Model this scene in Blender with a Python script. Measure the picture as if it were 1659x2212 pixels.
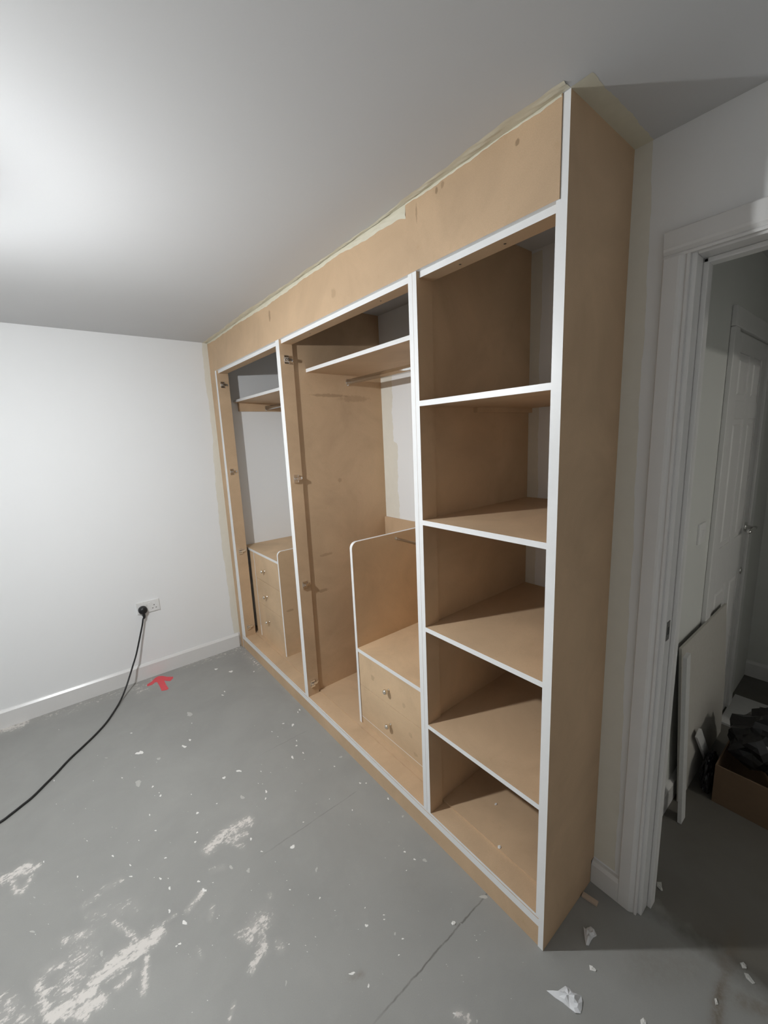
import bpy, bmesh, math, random
import numpy as np
from mathutils import Vector, Matrix

for o in list(bpy.data.objects):
    bpy.data.objects.remove(o)
scene = bpy.context.scene
COL = scene.collection
rnd = random.Random(7)

# ------------------------------------------------------------------ camera
IW, IH, FPX = 1659.0, 2212.0, 884.313
CAM = Vector((-1.0056, -0.5424, 1.6617))
yaw, pitch, roll = (math.radians(a) for a in (38.3263, -10.2962, -2.5192))
fw = Vector((math.sin(yaw)*math.cos(pitch), math.cos(yaw)*math.cos(pitch), math.sin(pitch)))
r0 = Vector((math.cos(yaw), -math.sin(yaw), 0)); u0 = r0.cross(fw)
rt = math.cos(roll)*r0 + math.sin(roll)*u0
up = -math.sin(roll)*r0 + math.cos(roll)*u0
cd = bpy.data.cameras.new('camera'); cam = bpy.data.objects.new('camera', cd); COL.objects.link(cam)
cd.sensor_fit = 'VERTICAL'; cd.sensor_height = 36.0; cd.lens = FPX/IH*36.0
cd.clip_start = 0.02
cam.matrix_world = Matrix(((rt.x, up.x, -fw.x, CAM.x), (rt.y, up.y, -fw.y, CAM.y), (rt.z, up.z, -fw.z, CAM.z), (0, 0, 0, 1)))
scene.camera = cam

# ------------------------------------------------------------------ world, light, exposure
LAMP = Vector((-1.29, 1.07, 2.06))        # bare pendant bulb in the middle of the room
BULB_RADIANCE = 3500.0
HALL_RADIANCE = 1250.0                     # bulb in the added room across the hall
wd = bpy.data.worlds.new('world'); scene.world = wd; wd.use_nodes = True
wd.node_tree.nodes['Background'].inputs[0].default_value = (0.0, 0.0, 0.0, 1)
wd.node_tree.nodes['Background'].inputs[1].default_value = 0.0
scene.view_settings.view_transform = 'Standard'
scene.view_settings.look = 'None'
scene.view_settings.gamma = 1.0
scene.view_settings.use_curve_mapping = False
scene.view_settings.exposure = 0.0

# ------------------------------------------------------------------ pixel -> point helpers
def ray(u, v):
    return rt*((u-IW/2)/FPX) - up*((v-IH/2)/FPX) + fw
def at(u, v, axis, val):
    d = ray(u, v); t = (val-CAM[axis])/d[axis]
    return CAM + d*t

# ------------------------------------------------------------------ materials
def new_mat(name):
    m = bpy.data.materials.new(name); m.use_nodes = True
    nt = m.node_tree; b = nt.nodes['Principled BSDF']
    return m, nt, b
def N(nt, typ, **kw):
    n = nt.nodes.new(typ)
    for k, v in kw.items(): setattr(n, k, v)
    return n
def noise(nt, vec, scale, detail=3.0, rough=0.55, dist=0.0):
    n = N(nt, 'ShaderNodeTexNoise'); n.inputs['Scale'].default_value = scale
    n.inputs['Detail'].default_value = detail; n.inputs['Roughness'].default_value = rough
    n.inputs['Distortion'].default_value = dist
    nt.links.new(vec, n.inputs['Vector']); return n.outputs['Fac']
def math_(nt, op, a, b=None, c=None, clamp=False):
    n = N(nt, 'ShaderNodeMath', operation=op); n.use_clamp = clamp
    for i, x in enumerate((a, b, c)):
        if x is None: continue
        if isinstance(x, (int, float)): n.inputs[i].default_value = x
        else: nt.links.new(x, n.inputs[i])
    return n.outputs[0]
def maprange(nt, v, a, b, c=0.0, d=1.0, smooth=False):
    n = N(nt, 'ShaderNodeMapRange'); n.interpolation_type = 'SMOOTHSTEP' if smooth else 'LINEAR'
    nt.links.new(v, n.inputs[0])
    for i, x in zip((1, 2, 3, 4), (a, b, c, d)): n.inputs[i].default_value = x
    return n.outputs[0]
def mix(nt, fac, a, b):
    n = N(nt, 'ShaderNodeMix', data_type='RGBA')
    if isinstance(fac, (int, float)): n.inputs[0].default_value = fac
    else: nt.links.new(fac, n.inputs[0])
    for i, x in ((6, a), (7, b)):
        if isinstance(x, tuple): n.inputs[i].default_value = (*x, 1)
        else: nt.links.new(x, n.inputs[i])
    return n.outputs[2]
def pos(nt):
    return N(nt, 'ShaderNodeNewGeometry').outputs['Position']
def bump(nt, b, h, strength=0.2, dist=0.002):
    n = N(nt, 'ShaderNodeBump'); n.inputs['Strength'].default_value = strength
    n.inputs['Distance'].default_value = dist
    nt.links.new(h, n.inputs['Height']); nt.links.new(n.outputs[0], b.inputs['Normal'])

def m_paint(name, c, rough=0.6, var=0.04, scale=6.0, bs=0.08, bscale=350.0, spec=0.5):
    m, nt, b = new_mat(name); p = pos(nt)
    f = noise(nt, p, scale)
    c2 = tuple(max(0, x*(1-var*2)) for x in c)
    nt.links.new(mix(nt, f, c2, c), b.inputs['Base Color'])
    b.inputs['Roughness'].default_value = rough
    b.inputs['Specular IOR Level'].default_value = spec
    bump(nt, b, noise(nt, p, bscale, 2.0), bs, 0.001)
    return m
def m_mdf(name, c, scuffs=()):
    m, nt, b = new_mat(name); p = pos(nt)
    big = noise(nt, p, 3.5, 4.0, 0.6, 0.6); fine = noise(nt, p, 420.0, 2.0); mid = noise(nt, p, 22.0, 4.0, 0.65)
    a = tuple(x*0.86 for x in c); d = tuple(min(1, x*1.08) for x in c)
    base = mix(nt, maprange(nt, big, 0.3, 0.7), a, d)
    base = mix(nt, maprange(nt, fine, 0.35, 0.7, 0.0, 0.20), base, tuple(x*0.62 for x in c))
    base = mix(nt, maprange(nt, mid, 0.62, 0.85, 0.0, 0.35), base, (c[0]*0.72, c[1]*0.66, c[2]*0.56))
    for (ctr, rad, strength) in scuffs:
        s = N(nt, 'ShaderNodeVectorMath', operation='SUBTRACT'); nt.links.new(p, s.inputs[0]); s.inputs[1].default_value = ctr
        q = N(nt, 'ShaderNodeVectorMath', operation='DIVIDE'); nt.links.new(s.outputs[0], q.inputs[0]); q.inputs[1].default_value = rad
        l = N(nt, 'ShaderNodeVectorMath', operation='LENGTH'); nt.links.new(q.outputs[0], l.inputs[0])
        f = math_(nt, 'ADD', l.outputs['Value'], math_(nt, 'MULTIPLY', math_(nt, 'SUBTRACT', noise(nt, p, 45.0, 4.0, 0.7), 0.5), 1.6))
        f = maprange(nt, f, 0.6, 1.1, strength, 0.0, True)
        base = mix(nt, f, base, (c[0]*0.33, c[1]*0.30, c[2]*0.25))
    nt.links.new(base, b.inputs['Base Color'])
    b.inputs['Roughness'].default_value = 0.62; b.inputs['Specular IOR Level'].default_value = 0.3
    bump(nt, b, fine, 0.06, 0.0006)
    return m
def m_plain(name, c, rough=0.5, metal=0.0, spec=0.5):
    m, nt, b = new_mat(name); p = pos(nt)
    f = noise(nt, p, 60.0)
    nt.links.new(mix(nt, f, tuple(x*0.9 for x in c), tuple(min(1, x*1.06) for x in c)), b.inputs['Base Color'])
    b.inputs['Roughness'].default_value = rough; b.inputs['Metallic'].default_value = metal
    b.inputs['Specular IOR Level'].default_value = spec
    return m
MDFC = (0.60, 0.425, 0.270)
M = dict(
    wall=m_paint('white_wall_paint', (0.86, 0.87, 0.875), 0.75, 0.012, 3.0, 0.05),
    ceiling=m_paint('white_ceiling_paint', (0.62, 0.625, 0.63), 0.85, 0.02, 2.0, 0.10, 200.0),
    hallwall=m_paint('grey_hall_paint', (0.70, 0.71, 0.68), 0.55, 0.03, 3.0, 0.05),
    bounce_wall=m_paint('bounce_wall_tone', (0.66, 0.645, 0.625), 0.85, 0.06, 2.0, 0.1),  # tone of two unseen walls, chosen for the light they bounce back
    cream=m_paint('cream_caulk', (0.73, 0.69, 0.555), 0.5, 0.06, 30.0, 0.10, 120.0),
    cut_in=m_paint('pale_cut_in_paint', (0.80, 0.775, 0.69), 0.6, 0.04, 20.0, 0.05, 120.0),
    gloss=m_paint('white_gloss_paint', (0.76, 0.755, 0.745), 0.28, 0.03, 12.0, 0.06, 90.0),
    lip=m_paint('white_edge_paint', (0.84, 0.84, 0.835), 0.38, 0.03, 25.0, 0.05, 150.0),
    mdf=m_mdf('raw_mdf', MDFC),
    mdf_fascia=m_mdf('raw_mdf_marked', MDFC, [((-.014, 1.632, 2.322), (1, 0.012, 0.034), 0.5), ((-.014, 0.133, 2.362), (1, 0.007, 0.009), 0.6), ((-.014, 0.407, 2.378), (1, 0.006, 0.010), 0.6), ((-.014, 0.383, 2.382), (1, 0.007, 0.009), 0.4), ((-.014, 0.495, 2.352), (1, 0.004, 0.03), 0.45), ((-.014, 1.0, 2.26), (1, 0.02, 0.02), 0.25)]),
    mdf_d1=m_mdf('raw_mdf_scuffed', MDFC, [
        ((0.30, 1.56, 1.915), (0.13, 1, 0.010), 0.42), ((0.47, 1.56, 1.902), (0.12, 1, 0.022), 0.28),
        ((0.33, 1.56, 1.42), (0.016, 1, 0.014), 0.3), ((0.20, 1.56, 0.98), (0.05, 1, 0.010), 0.3),
        ((0.16, 1.56, 0.76), (0.04, 1, 0.012), 0.4)]),
    mdf_unit=m_mdf('raw_mdf_pale', (0.66, 0.475, 0.300), [
        ((0.106, 1.02, 0.450), (1, 0.016, 0.018), 0.30), ((0.106, 0.78, 0.420), (1, 0.012, 0.016), 0.22),
        ((0.106, 0.74, 0.285), (1, 0.016, 0.014), 0.22), ((0.106, 0.71, 0.205), (1, 0.016, 0.012), 0.22), ((0.16, 2.07, 0.47), (0.03, 1, 0.012), 0.35)]),
    chrome=m_plain('chrome', (0.88, 0.87, 0.85), 0.14, 1.0),
    nickel=m_plain('nickel', (0.82, 0.76, 0.66), 0.16, 1.0),
    steel=m_plain('dark_steel', (0.20, 0.19, 0.18), 0.35, 1.0),
    plastic=m_plain('white_plastic', (0.82, 0.82, 0.81), 0.3),
    slot=m_plain('dark_slot', (0.05, 0.05, 0.05), 0.7),
    rubber=m_plain('black_rubber', (0.012, 0.012, 0.013), 0.42),
    bag=m_plain('black_polythene', (0.010, 0.010, 0.011), 0.28),
    card=m_plain('brown_cardboard', (0.15, 0.095, 0.055), 0.8),
    plaster=m_plain('grey_plasterboard', (0.48, 0.46, 0.42), 0.85),
    timber=m_plain('white_primed_timber', (0.60, 0.60, 0.59), 0.5),
    pine=m_plain('pale_wood', (0.58, 0.46, 0.36), 0.7),
    paper=m_plain('white_paper', (0.80, 0.81, 0.83), 0.5),
    speck=m_plain('white_paint_speck', (0.80, 0.79, 0.76), 0.6),
    dust=m_plain('dull_paint_speck', (0.47, 0.465, 0.44), 0.7),
    red=m_plain('red_marking', (0.75, 0.07, 0.09), 0.3),
)
def m_floor():
    m, nt, b = new_mat('grey_floor_paint'); p = pos(nt)
    at_ = N(nt, 'ShaderNodeAttribute'); at_.attribute_name = 'smear'
    st_ = N(nt, 'ShaderNodeAttribute'); st_.attribute_name = 'stain'
    big = noise(nt, p, 2.2, 4.0, 0.6, 0.4); mid = noise(nt, p, 14.0, 5.0, 0.6); fine = noise(nt, p, 300.0, 2.0)
    base = mix(nt, maprange(nt, big, 0.3, 0.7), (0.285, 0.285, 0.272), (0.335, 0.335, 0.318))
    base = mix(nt, maprange(nt, mid, 0.55, 0.8, 0.0, 0.35), base, (0.37, 0.365, 0.345))
    base = mix(nt, maprange(nt, fine, 0.4, 0.7, 0.0, 0.10), base, (0.22, 0.22, 0.21))
    sp0 = N(nt, 'ShaderNodeSeparateXYZ'); nt.links.new(p, sp0.inputs[0])
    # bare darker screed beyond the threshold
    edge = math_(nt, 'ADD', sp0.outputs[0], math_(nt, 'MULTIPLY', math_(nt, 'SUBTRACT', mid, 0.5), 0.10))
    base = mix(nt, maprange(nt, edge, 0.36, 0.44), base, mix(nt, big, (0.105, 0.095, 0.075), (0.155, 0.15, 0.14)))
    # dark joints between the floor sheets
    sp = N(nt, 'ShaderNodeSeparateXYZ'); nt.links.new(p, sp.inputs[0])
    wob = math_(nt, 'MULTIPLY', math_(nt, 'SUBTRACT', noise(nt, p, 25.0, 3.0), 0.5), 0.012)
    for y0, x0, x1, amp in ((0.2215, -0.56, 0.0, 0.75), (0.905, -0.62, -0.12, 0.30), (1.44, -0.40, -0.10, 0.22)):
        d = math_(nt, 'ABSOLUTE', math_(nt, 'SUBTRACT', math_(nt, 'ADD', sp.outputs[1], wob), y0))
        line = maprange(nt, d, 0.0008, 0.0040, amp, 0.0)
        line = math_(nt, 'MULTIPLY', line, maprange(nt, sp.outputs[0], x0, x0+0.15))
        line = math_(nt, 'MULTIPLY', line, maprange(nt, sp.outputs[0], x1, x1+0.02, 1.0, 0.0))
        line = math_(nt, 'MULTIPLY', line, maprange(nt, mid, 0.30, 0.55, 0.25, 1.0))
        base = mix(nt, line, base, (0.10, 0.095, 0.085))
    # scraped plaster and paint smears, shape from strokes, grain from noise
    mp = N(nt, 'ShaderNodeMapping'); mp.inputs['Rotation'].default_value = (0, 0, math.radians(40)); mp.inputs['Scale'].default_value = (22, 75, 22)
    nt.links.new(p, mp.inputs['Vector'])
    streak = noise(nt, mp.outputs[0], 1.0, 5.0, 0.65, 0.8)
    blot = noise(nt, p, 55.0, 4.0, 0.7)
    f = math_(nt, 'ADD', at_.outputs['Fac'], math_(nt, 'MULTIPLY', math_(nt, 'SUBTRACT', streak, 0.5), 1.7))
    f = math_(nt, 'ADD', f, math_(nt, 'MULTIPLY', math_(nt, 'SUBTRACT', blot, 0.5), 1.9))
    f = math_(nt, 'MULTIPLY', maprange(nt, f, 0.40, 0.80, 0.0, 0.88, True), maprange(nt, at_.outputs['Fac'], 0.03, 0.25))
    haze_ = math_(nt, 'MULTIPLY', maprange(nt, at_.outputs['Fac'], 0.03, 0.6, 0.0, 0.42), maprange(nt, mid, 0.3, 0.65, 0.3, 1.0))
    base = mix(nt, haze_, base, (0.50, 0.475, 0.45))
    base = mix(nt, f, base, (0.70, 0.665, 0.625))
    sf = math_(nt, 'MULTIPLY', st_.outputs['Fac'], maprange(nt, blot, 0.3, 0.6, 0.2, 0.8))
    base = mix(nt, sf, base, (0.13, 0.085, 0.045))
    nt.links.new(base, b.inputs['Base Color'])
    nt.links.new(maprange(nt, mid, 0.3, 0.7, 0.42, 0.60), b.inputs['Roughness'])
    b.inputs['Specular IOR Level'].default_value = 0.4
    h = math_(nt, 'ADD', math_(nt, 'MULTIPLY', fine, 0.25), f)
    bump(nt, b, h, 0.25, 0.0012)
    return m
M['floor'] = m_floor()
def m_bulb(name, rad, col=(0.955, 0.982, 1.0, 1)):
    m, nt, b = new_mat(name)
    b.inputs['Base Color'].default_value = (0.9, 0.9, 0.9, 1)
    b.inputs['Emission Color'].default_value = col
    b.inputs['Emission Strength'].default_value = rad
    return m
M['bulb'] = m_bulb('glowing_bulb', BULB_RADIANCE); M['bulb_hall'] = m_bulb('glowing_bulb_dim', HALL_RADIANCE, (1.0, 0.965, 0.88, 1))

# ------------------------------------------------------------------ mesh helpers
def link(name, me, parent=None, loc=None):
    o = bpy.data.objects.new(name, me); COL.objects.link(o)
    if parent is not None: o.parent = parent
    if loc is not None: o.location = loc
    return o
def root_of(o):
    while o.parent is not None: o = o.parent
    return o
def mesh_obj(name, bm, mats, parent=None, smooth=False):
    """bm is in world coordinates; children are stored relative to their thing's base."""
    if parent is not None:
        r = root_of(parent)
        bmesh.ops.translate(bm, verts=bm.verts, vec=-Vector(r.location))
    me = bpy.data.meshes.new(name); bm.to_mesh(me); bm.free()
    for m in (mats if isinstance(mats, (list, tuple)) else [mats]): me.materials.append(M[m] if isinstance(m, str) else m)
    if smooth:
        for p in me.polygons: p.use_smooth = True
    return link(name, me, parent)
def tag(o, label, cat, group=None, kind=None):
    o['label'] = label; o['category'] = cat
    if group: o['group'] = group
    if kind: o['kind'] = kind
    return o
def thing(name, loc, label, cat, group=None):
    o = bpy.data.objects.new(name, None); COL.objects.link(o); o.location = loc; o.empty_display_size = 0.1
    return tag(o, label, cat, group)
def bx(bm, x0, x1, y0, y1, z0, z1, mi=0, face=None, bev=0.0):
    """box; face = {'-x':index,...} material index for single sides"""
    vs = [bm.verts.new((x, y, z)) for x in (x0, x1) for y in (y0, y1) for z in (z0, z1)]
    idx = {'-x': (0, 1, 3, 2), '+x': (4, 6, 7, 5), '-y': (0, 4, 5, 1), '+y': (2, 3, 7, 6), '-z': (0, 2, 6, 4), '+z': (1, 5, 7, 3)}
    fs = []
    for k, q in idx.items():
        f = bm.faces.new([vs[i] for i in q]); f.material_index = (face or {}).get(k, mi); fs.append(f)
    if bev > 0:
        es = list({e for f in fs for e in f.edges})
        bmesh.ops.bevel(bm, geom=es, offset=bev, segments=2, profile=0.6, affect='EDGES')
    return fs
def box_obj(name, dims, mats, parent=None, face=None, bev=0.0):
    bm = bmesh.new(); bx(bm, *dims, face=face, bev=bev); bm.normal_update()
    return mesh_obj(name, bm, mats, parent)
def prism(bm, pts, axis, a, b, mi=0, side=None):
    """extrude polygon pts (2D in the two other axes, in order) along axis from a to b"""
    def mk(p, t):
        l = list(p); l.insert(axis, t); return bm.verts.new(l)
    A = [mk(p, a) for p in pts]; B = [mk(p, b) for p in pts]; n = len(pts)
    f1 = bm.faces.new(A); f2 = bm.faces.new(B[::-1]); f1.material_index = f2.material_index = mi
    for i in range(n):
        j = (i+1) % n
        f = bm.faces.new([A[i], B[i], B[j], A[j]]); f.material_index = side(i) if side else mi
    bmesh.ops.recalc_face_normals(bm, faces=bm.faces)
def lathe(bm, prof, origin, axis, seg=20, mi=0):
    """prof = [(r, t)] along axis vector from origin"""
    a = Vector(axis).normalized(); s = a.orthogonal().normalized(); c = a.cross(s); o = Vector(origin)
    rings = []
    for r, t in prof:
        if r < 1e-6: rings.append([bm.verts.new(o+a*t)])
        else: rings.append([bm.verts.new(o+a*t+(s*math.cos(2*math.pi*k/seg)+c*math.sin(2*math.pi*k/seg))*r) for k in range(seg)])
    for R, S in zip(rings, rings[1:]):
        for k in range(seg):
            l = (k+1) % seg
            if len(R) == 1 and len(S) == 1: continue
            if len(R) == 1: f = bm.faces.new([R[0], S[k], S[l]])
            elif len(S) == 1: f = bm.faces.new([R[k], S[0], R[l]])
            else: f = bm.faces.new([R[k], S[k], S[l], R[l]])
            f.material_index = mi
    for R in (rings[0], rings[-1]):
        if len(R) > 1:
            f = bm.faces.new(R); f.material_index = mi
    bmesh.ops.recalc_face_normals(bm, faces=bm.faces)
def tube(bm, pts, rad, seg=12, sq=1.0):
    pts = [Vector(p) for p in pts]; rings = []; prev = None
    for i, p in enumerate(pts):
        t = (pts[min(i+1, len(pts)-1)]-pts[max(i-1, 0)]).normalized()
        s = t.orthogonal().normalized() if prev is None else (prev - t*prev.dot(t)).normalized()
        prev = s; c = t.cross(s)
        r = rad[i] if isinstance(rad, (list, tuple)) else rad
        rings.append([bm.verts.new(p+(s*math.cos(2*math.pi*k/seg)+c*math.sin(2*math.pi*k/seg)*sq)*r) for k in range(seg)])
    for R, S in zip(rings, rings[1:]):
        for k in range(seg): bm.faces.new([R[k], S[k], S[(k+1) % seg], R[(k+1) % seg]])
    bm.faces.new(rings[0]); bm.faces.new(rings[-1])
    bmesh.ops.recalc_face_normals(bm, faces=bm.faces)
def spline(pts, n=8):
    P = [Vector(p) for p in pts]; P = [P[0]*2-P[1]]+P+[P[-1]*2-P[-2]]; out = []
    for i in range(1, len(P)-2):
        for k in range(n):
            t = k/n; a, b, c, d = P[i-1:i+3]
            out.append(0.5*((2*b)+(-a+c)*t+(2*a-5*b+4*c-d)*t*t+(-a+3*b-3*c+d)*t**3))
    out.append(P[-2]); return out
def wob(t, seed, amp):
    return amp*(math.sin(t*9.1+seed)+0.7*math.sin(t*23.7+seed*2.1)+0.5*math.sin(t*61.3+seed*3.7)+0.35*math.sin(t*139.0+seed*1.3))/2.2

# ------------------------------------------------------------------ the room
H = 2.4; L = 2.739; DB = 0.68; DW = 0.345
XL, YR = -3.1, -1.25            # left wall, wall behind the camera
HX, HY = 2.40, -1.15            # end and right side of the hall
OY = -3.7                       # far wall of the unseen room added across the hall
def struct(name, dims, mat, label, cat, face=None):
    o = box_obj(name, dims, mat, face=face); return tag(o, label, cat, kind='structure')

# floor: fine grid so that the smears can be carried as an attribute
xs = np.concatenate([np.arange(XL-0.1, -2.0, 0.2), np.arange(-2.0, 0.42, 0.008), np.arange(0.42, HX+0.1, 0.2), [HX+0.1]])
ys = np.concatenate([np.arange(OY-0.1, -0.6, 0.1), np.arange(-0.6, 1.9, 0.008), np.arange(1.9, L, 0.016), [L+0.1]])
gx, gy = np.meshgrid(xs, ys); nv = gx.size
co = np.zeros((nv, 3)); co[:, 0] = gx.ravel(); co[:, 1] = gy.ravel()
nx_, ny_ = len(xs), len(ys)
ii = (np.arange(ny_-1)[:, None]*nx_ + np.arange(nx_-1)[None, :]).ravel()
quads = np.stack([ii, ii+1, ii+1+nx_, ii+nx_], 1)
fme = bpy.data.meshes.new('floor')
fme.vertices.add(nv); fme.vertices.foreach_set('co', co.ravel())
fme.loops.add(quads.size); fme.loops.foreach_set('vertex_index', quads.ravel().astype(np.int32))
fme.polygons.add(len(quads)); fme.polygons.foreach_set('loop_start', (np.arange(len(quads))*4).astype(np.int32))
fme.polygons.foreach_set('loop_total', np.full(len(quads), 4, np.int32))
fme.update(); fme.validate()
Rm = np.array([rt, up, fw]); vv = (co-np.array(CAM)) @ Rm.T
front = vv[:, 2] > 0.15
zz = np.where(front, vv[:, 2], 1.0)
PU = np.where(front, IW/2+FPX*vv[:, 0]/zz, -1e5); PV = np.where(front, IH/2-FPX*vv[:, 1]/zz, -1e5)
def stroke_mask(strokes):
    m = np.zeros(nv)
    for (x0, y0, x1, y1, w, a) in strokes:
        dx, dy = x1-x0, y1-y0; l2 = dx*dx+dy*dy+1e-6
        t = np.clip(((PU-x0)*dx+(PV-y0)*dy)/l2, 0, 1)
        d = np.hypot(PU-(x0+t*dx), PV-(y0+t*dy))
        m = np.maximum(m, a*0.92*np.exp(-(d/(w*1.25))**2))
    return m
def cs(ox, oy, s, items):   # strokes noted in an enlarged crop: offset and scale back to photo pixels
    return [(ox+a*s, oy+b*s, ox+c*s, oy+d*s, w*s, k) for a, b, c, d, w, k in items]
ST = cs(0, 1600, 0.4219, [
    (1060, 565, 1165, 465, 22, 0.85), (1165, 470, 1275, 408, 24, 0.8), (1110, 525, 1255, 480, 20, 0.6), (1190, 520, 1240, 540, 16, 0.5),
    (0, 722, 150, 640, 20, 0.8), (60, 690, 82, 772, 18, 0.75), (120, 690, 198, 640, 12, 0.75), (108, 780, 168, 690, 12, 0.7),
    (205, 1250, 240, 1385, 38, 0.75), (250, 1425, 480, 1275, 28, 1.0), (400, 1390, 520, 1325, 34, 0.95), (300, 1390, 430, 1410, 30, 0.8),
    (330, 1300, 430, 1090, 62, 0.55), (230, 1190, 320, 1140, 26, 0.5), (470, 1240, 710, 1075, 30, 0.95), (560, 1150, 690, 1060, 36, 0.8),
    (690, 1090, 820, 975, 30, 1.0), (735, 1290, 752, 1110, 15, 0.95), (590, 930, 705, 1015, 20, 0.65), (330, 1025, 465, 985, 24, 0.6),
    (600, 1270, 690, 1180, 18, 0.6), (800, 965, 900, 890, 10, 0.55), (955, 875, 1045, 765, 12, 0.7), (1075, 915, 1088, 850, 12, 0.45),
    (425, 850, 500, 790, 14, 0.45), (530, 760, 620, 715, 14, 0.45), (20, 1330, 110, 1420, 60, 0.5), (480, 900, 680, 850, 40, 0.30),
    (1265, 1005, 1355, 905, 40, 0.7), (1330, 960, 1345, 1080, 26, 0.55), (1285, 1180, 1355, 1040, 18, 0.85), (1215, 985, 1240, 1000, 20, 0.45),
    (1425, 1035, 1440, 1070, 20, 0.5), (1380, 790, 1384, 800, 12, 0.45), (1172, 1440, 1200, 1340, 9, 0.55), (1080, 665, 1140, 650, 14, 0.4),
    (1015, 1070, 1030, 1110, 14, 0.4), (0, 1440, 60, 1380, 50, 0.55)])
ST += [(0, 1574, 40, 1566, 9, 0.9), (40, 1567, 60, 1558, 6, 0.7), (60, 1555, 160, 1530, 12, 0.35), (160, 1525, 330, 1472, 12, 0.33), (300, 1490, 316, 1482, 12, 0.45),
       (390, 1432, 512, 1402, 14, 0.42), (520, 1402, 560, 1440, 10, 0.40), (600, 1470, 700, 1560, 8, 0.3), (990, 2190, 1010, 2205, 12, 0.6)]
fme.attributes.new('smear', 'FLOAT', 'POINT').data.foreach_set('value', stroke_mask(ST).astype(np.float32))
SN = [(1556, 2130, 1548, 2212, 12, 0.9), (1570, 2080, 1560, 2140, 16, 0.5), (1600, 2160, 1659, 2185, 14, 0.6), (1400, 2080, 1480, 2090, 40, 0.25), (780, 2105, 760, 2110, 6, 0.5),
      (920, 1920, 900, 1905, 30, 0.08)]
fme.attributes.new('stain', 'FLOAT', 'POINT').data.foreach_set('value', stroke_mask(SN).astype(np.float32))
fme.materials.append(M['floor'])
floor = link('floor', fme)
tag(floor, 'grey painted screed floor with white plaster smears and paint specks', 'floor', kind='structure')

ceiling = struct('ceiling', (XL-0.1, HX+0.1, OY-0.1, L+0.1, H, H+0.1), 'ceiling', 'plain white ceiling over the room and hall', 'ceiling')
wall_back = struct('wall_back', (XL-0.1, DB+0.1, L, L+0.1, 0, H), 'wall', 'white wall with the double socket beside the wardrobe', 'wall')
wall_recess = struct('wall_recess', (DB, DB+0.1, 0.0, L, 0, H), 'wall', 'white wall at the back of the wardrobe bays', 'wall')
wall_left = struct('wall_left', (XL-0.1, XL, YR-0.1, L, 0, H), 'bounce_wall', 'unseen wall facing the wardrobe, toned for bounce light', 'wall')
wall_front = struct('wall_front', (XL, DW, YR-0.1, YR, 0, H), 'bounce_wall', 'unseen wall opposite the socket wall, toned for bounce light', 'wall')
DY0, DY1, DZ = -0.165, -0.925, 2.085      # door lining inner faces
bm = bmesh.new()
bx(bm, DW, DW+0.1, DY0+0.025, 0.0, 0, H); bx(bm, DW, DW+0.1, DY1-0.025, DY0+0.025, DZ+0.025, H); bx(bm, DW, DW+0.1, HY-0.1, DY1-0.025, 0, H)
wall_right = tag(mesh_obj('wall_right', bm, 'wall'), 'white wall around the doorway beside the wardrobe end', 'wall', kind='structure')
wall_hall_left = struct('wall_hall_left', (DW+0.1, HX, -0.06, 0.0, 0, H), 'hallwall', 'grey hall wall with the panelled door and light switch', 'wall')
wall_hall_end = struct('wall_hall_end', (HX, HX+0.1, HY-0.1, 0.0, 0, H), 'hallwall', 'grey wall closing the far end of the hall', 'wall')
bm = bmesh.new()                # has the doorway to the added room across the hall
bx(bm, DW+0.1, 0.62, HY-0.1, HY, 0, H); bx(bm, 0.62, 1.42, HY-0.1, HY, 2.05, H); bx(bm, 1.42, HX, HY-0.1, HY, 0, H)
wall_hall_right = tag(mesh_obj('wall_hall_right', bm, 'hallwall'), 'grey hall wall with an open doorway opposite the panelled door', 'wall', kind='structure')
struct('wall_opposite_left', (DW, DW+0.1, OY, HY-0.1, 0, H), 'wall', 'side wall of the unseen room added across the hall', 'wall')
struct('wall_opposite_right', (HX, HX+0.1, OY, HY-0.1, 0, H), 'wall', 'other side wall of the unseen room added across the hall', 'wall')
struct('wall_opposite_far', (DW, HX+0.1, OY-0.1, OY, 0, H), 'wall', 'far wall of the unseen room added across the hall', 'wall')

def skirting(name, pts_axis, a, b, prof, label, mat='gloss'):
    bm = bmesh.new(); prism(bm, prof, pts_axis, a, b)
    o = mesh_obj(name, bm, mat); return tag(o, label, 'skirting', kind='structure')
t = 0.018
skirting('baseboard_back', 0, XL, -t, [(L-t, 0), (L-t, 0.100), (L-t+0.010, 0.113), (L, 0.115), (L, 0)], 'white skirting board along the socket wall')
skirting('baseboard_right', 1, -0.0935, 0.0, [(DW-t, 0), (DW-t, 0.078), (DW-t+0.008, 0.090), (DW, 0.092), (DW, 0)], 'short white skirting between wardrobe end and door frame')
skirting('baseboard_left', 1, YR, L-t, [(XL+t, 0), (XL+t, 0.100), (XL+t-0.010, 0.113), (XL, 0.115), (XL, 0)], 'white skirting board on the wall facing the wardrobe')
skirting('baseboard_hall', 0, DW+0.105, 1.19, [(-0.06-t, 0), (-0.06-t, 0.090), (-0.06-0.008, 0.103), (-0.06, 0.105), (-0.06, 0)], 'white skirting board behind the leaning sheets in the hall')
skirting('baseboard_end', 1, HY, -0.06, [(HX-t, 0), (HX-t, 0.090), (HX-0.008, 0.103), (HX, 0.105), (HX, 0)], 'white skirting board at the far end of the hall')

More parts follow.
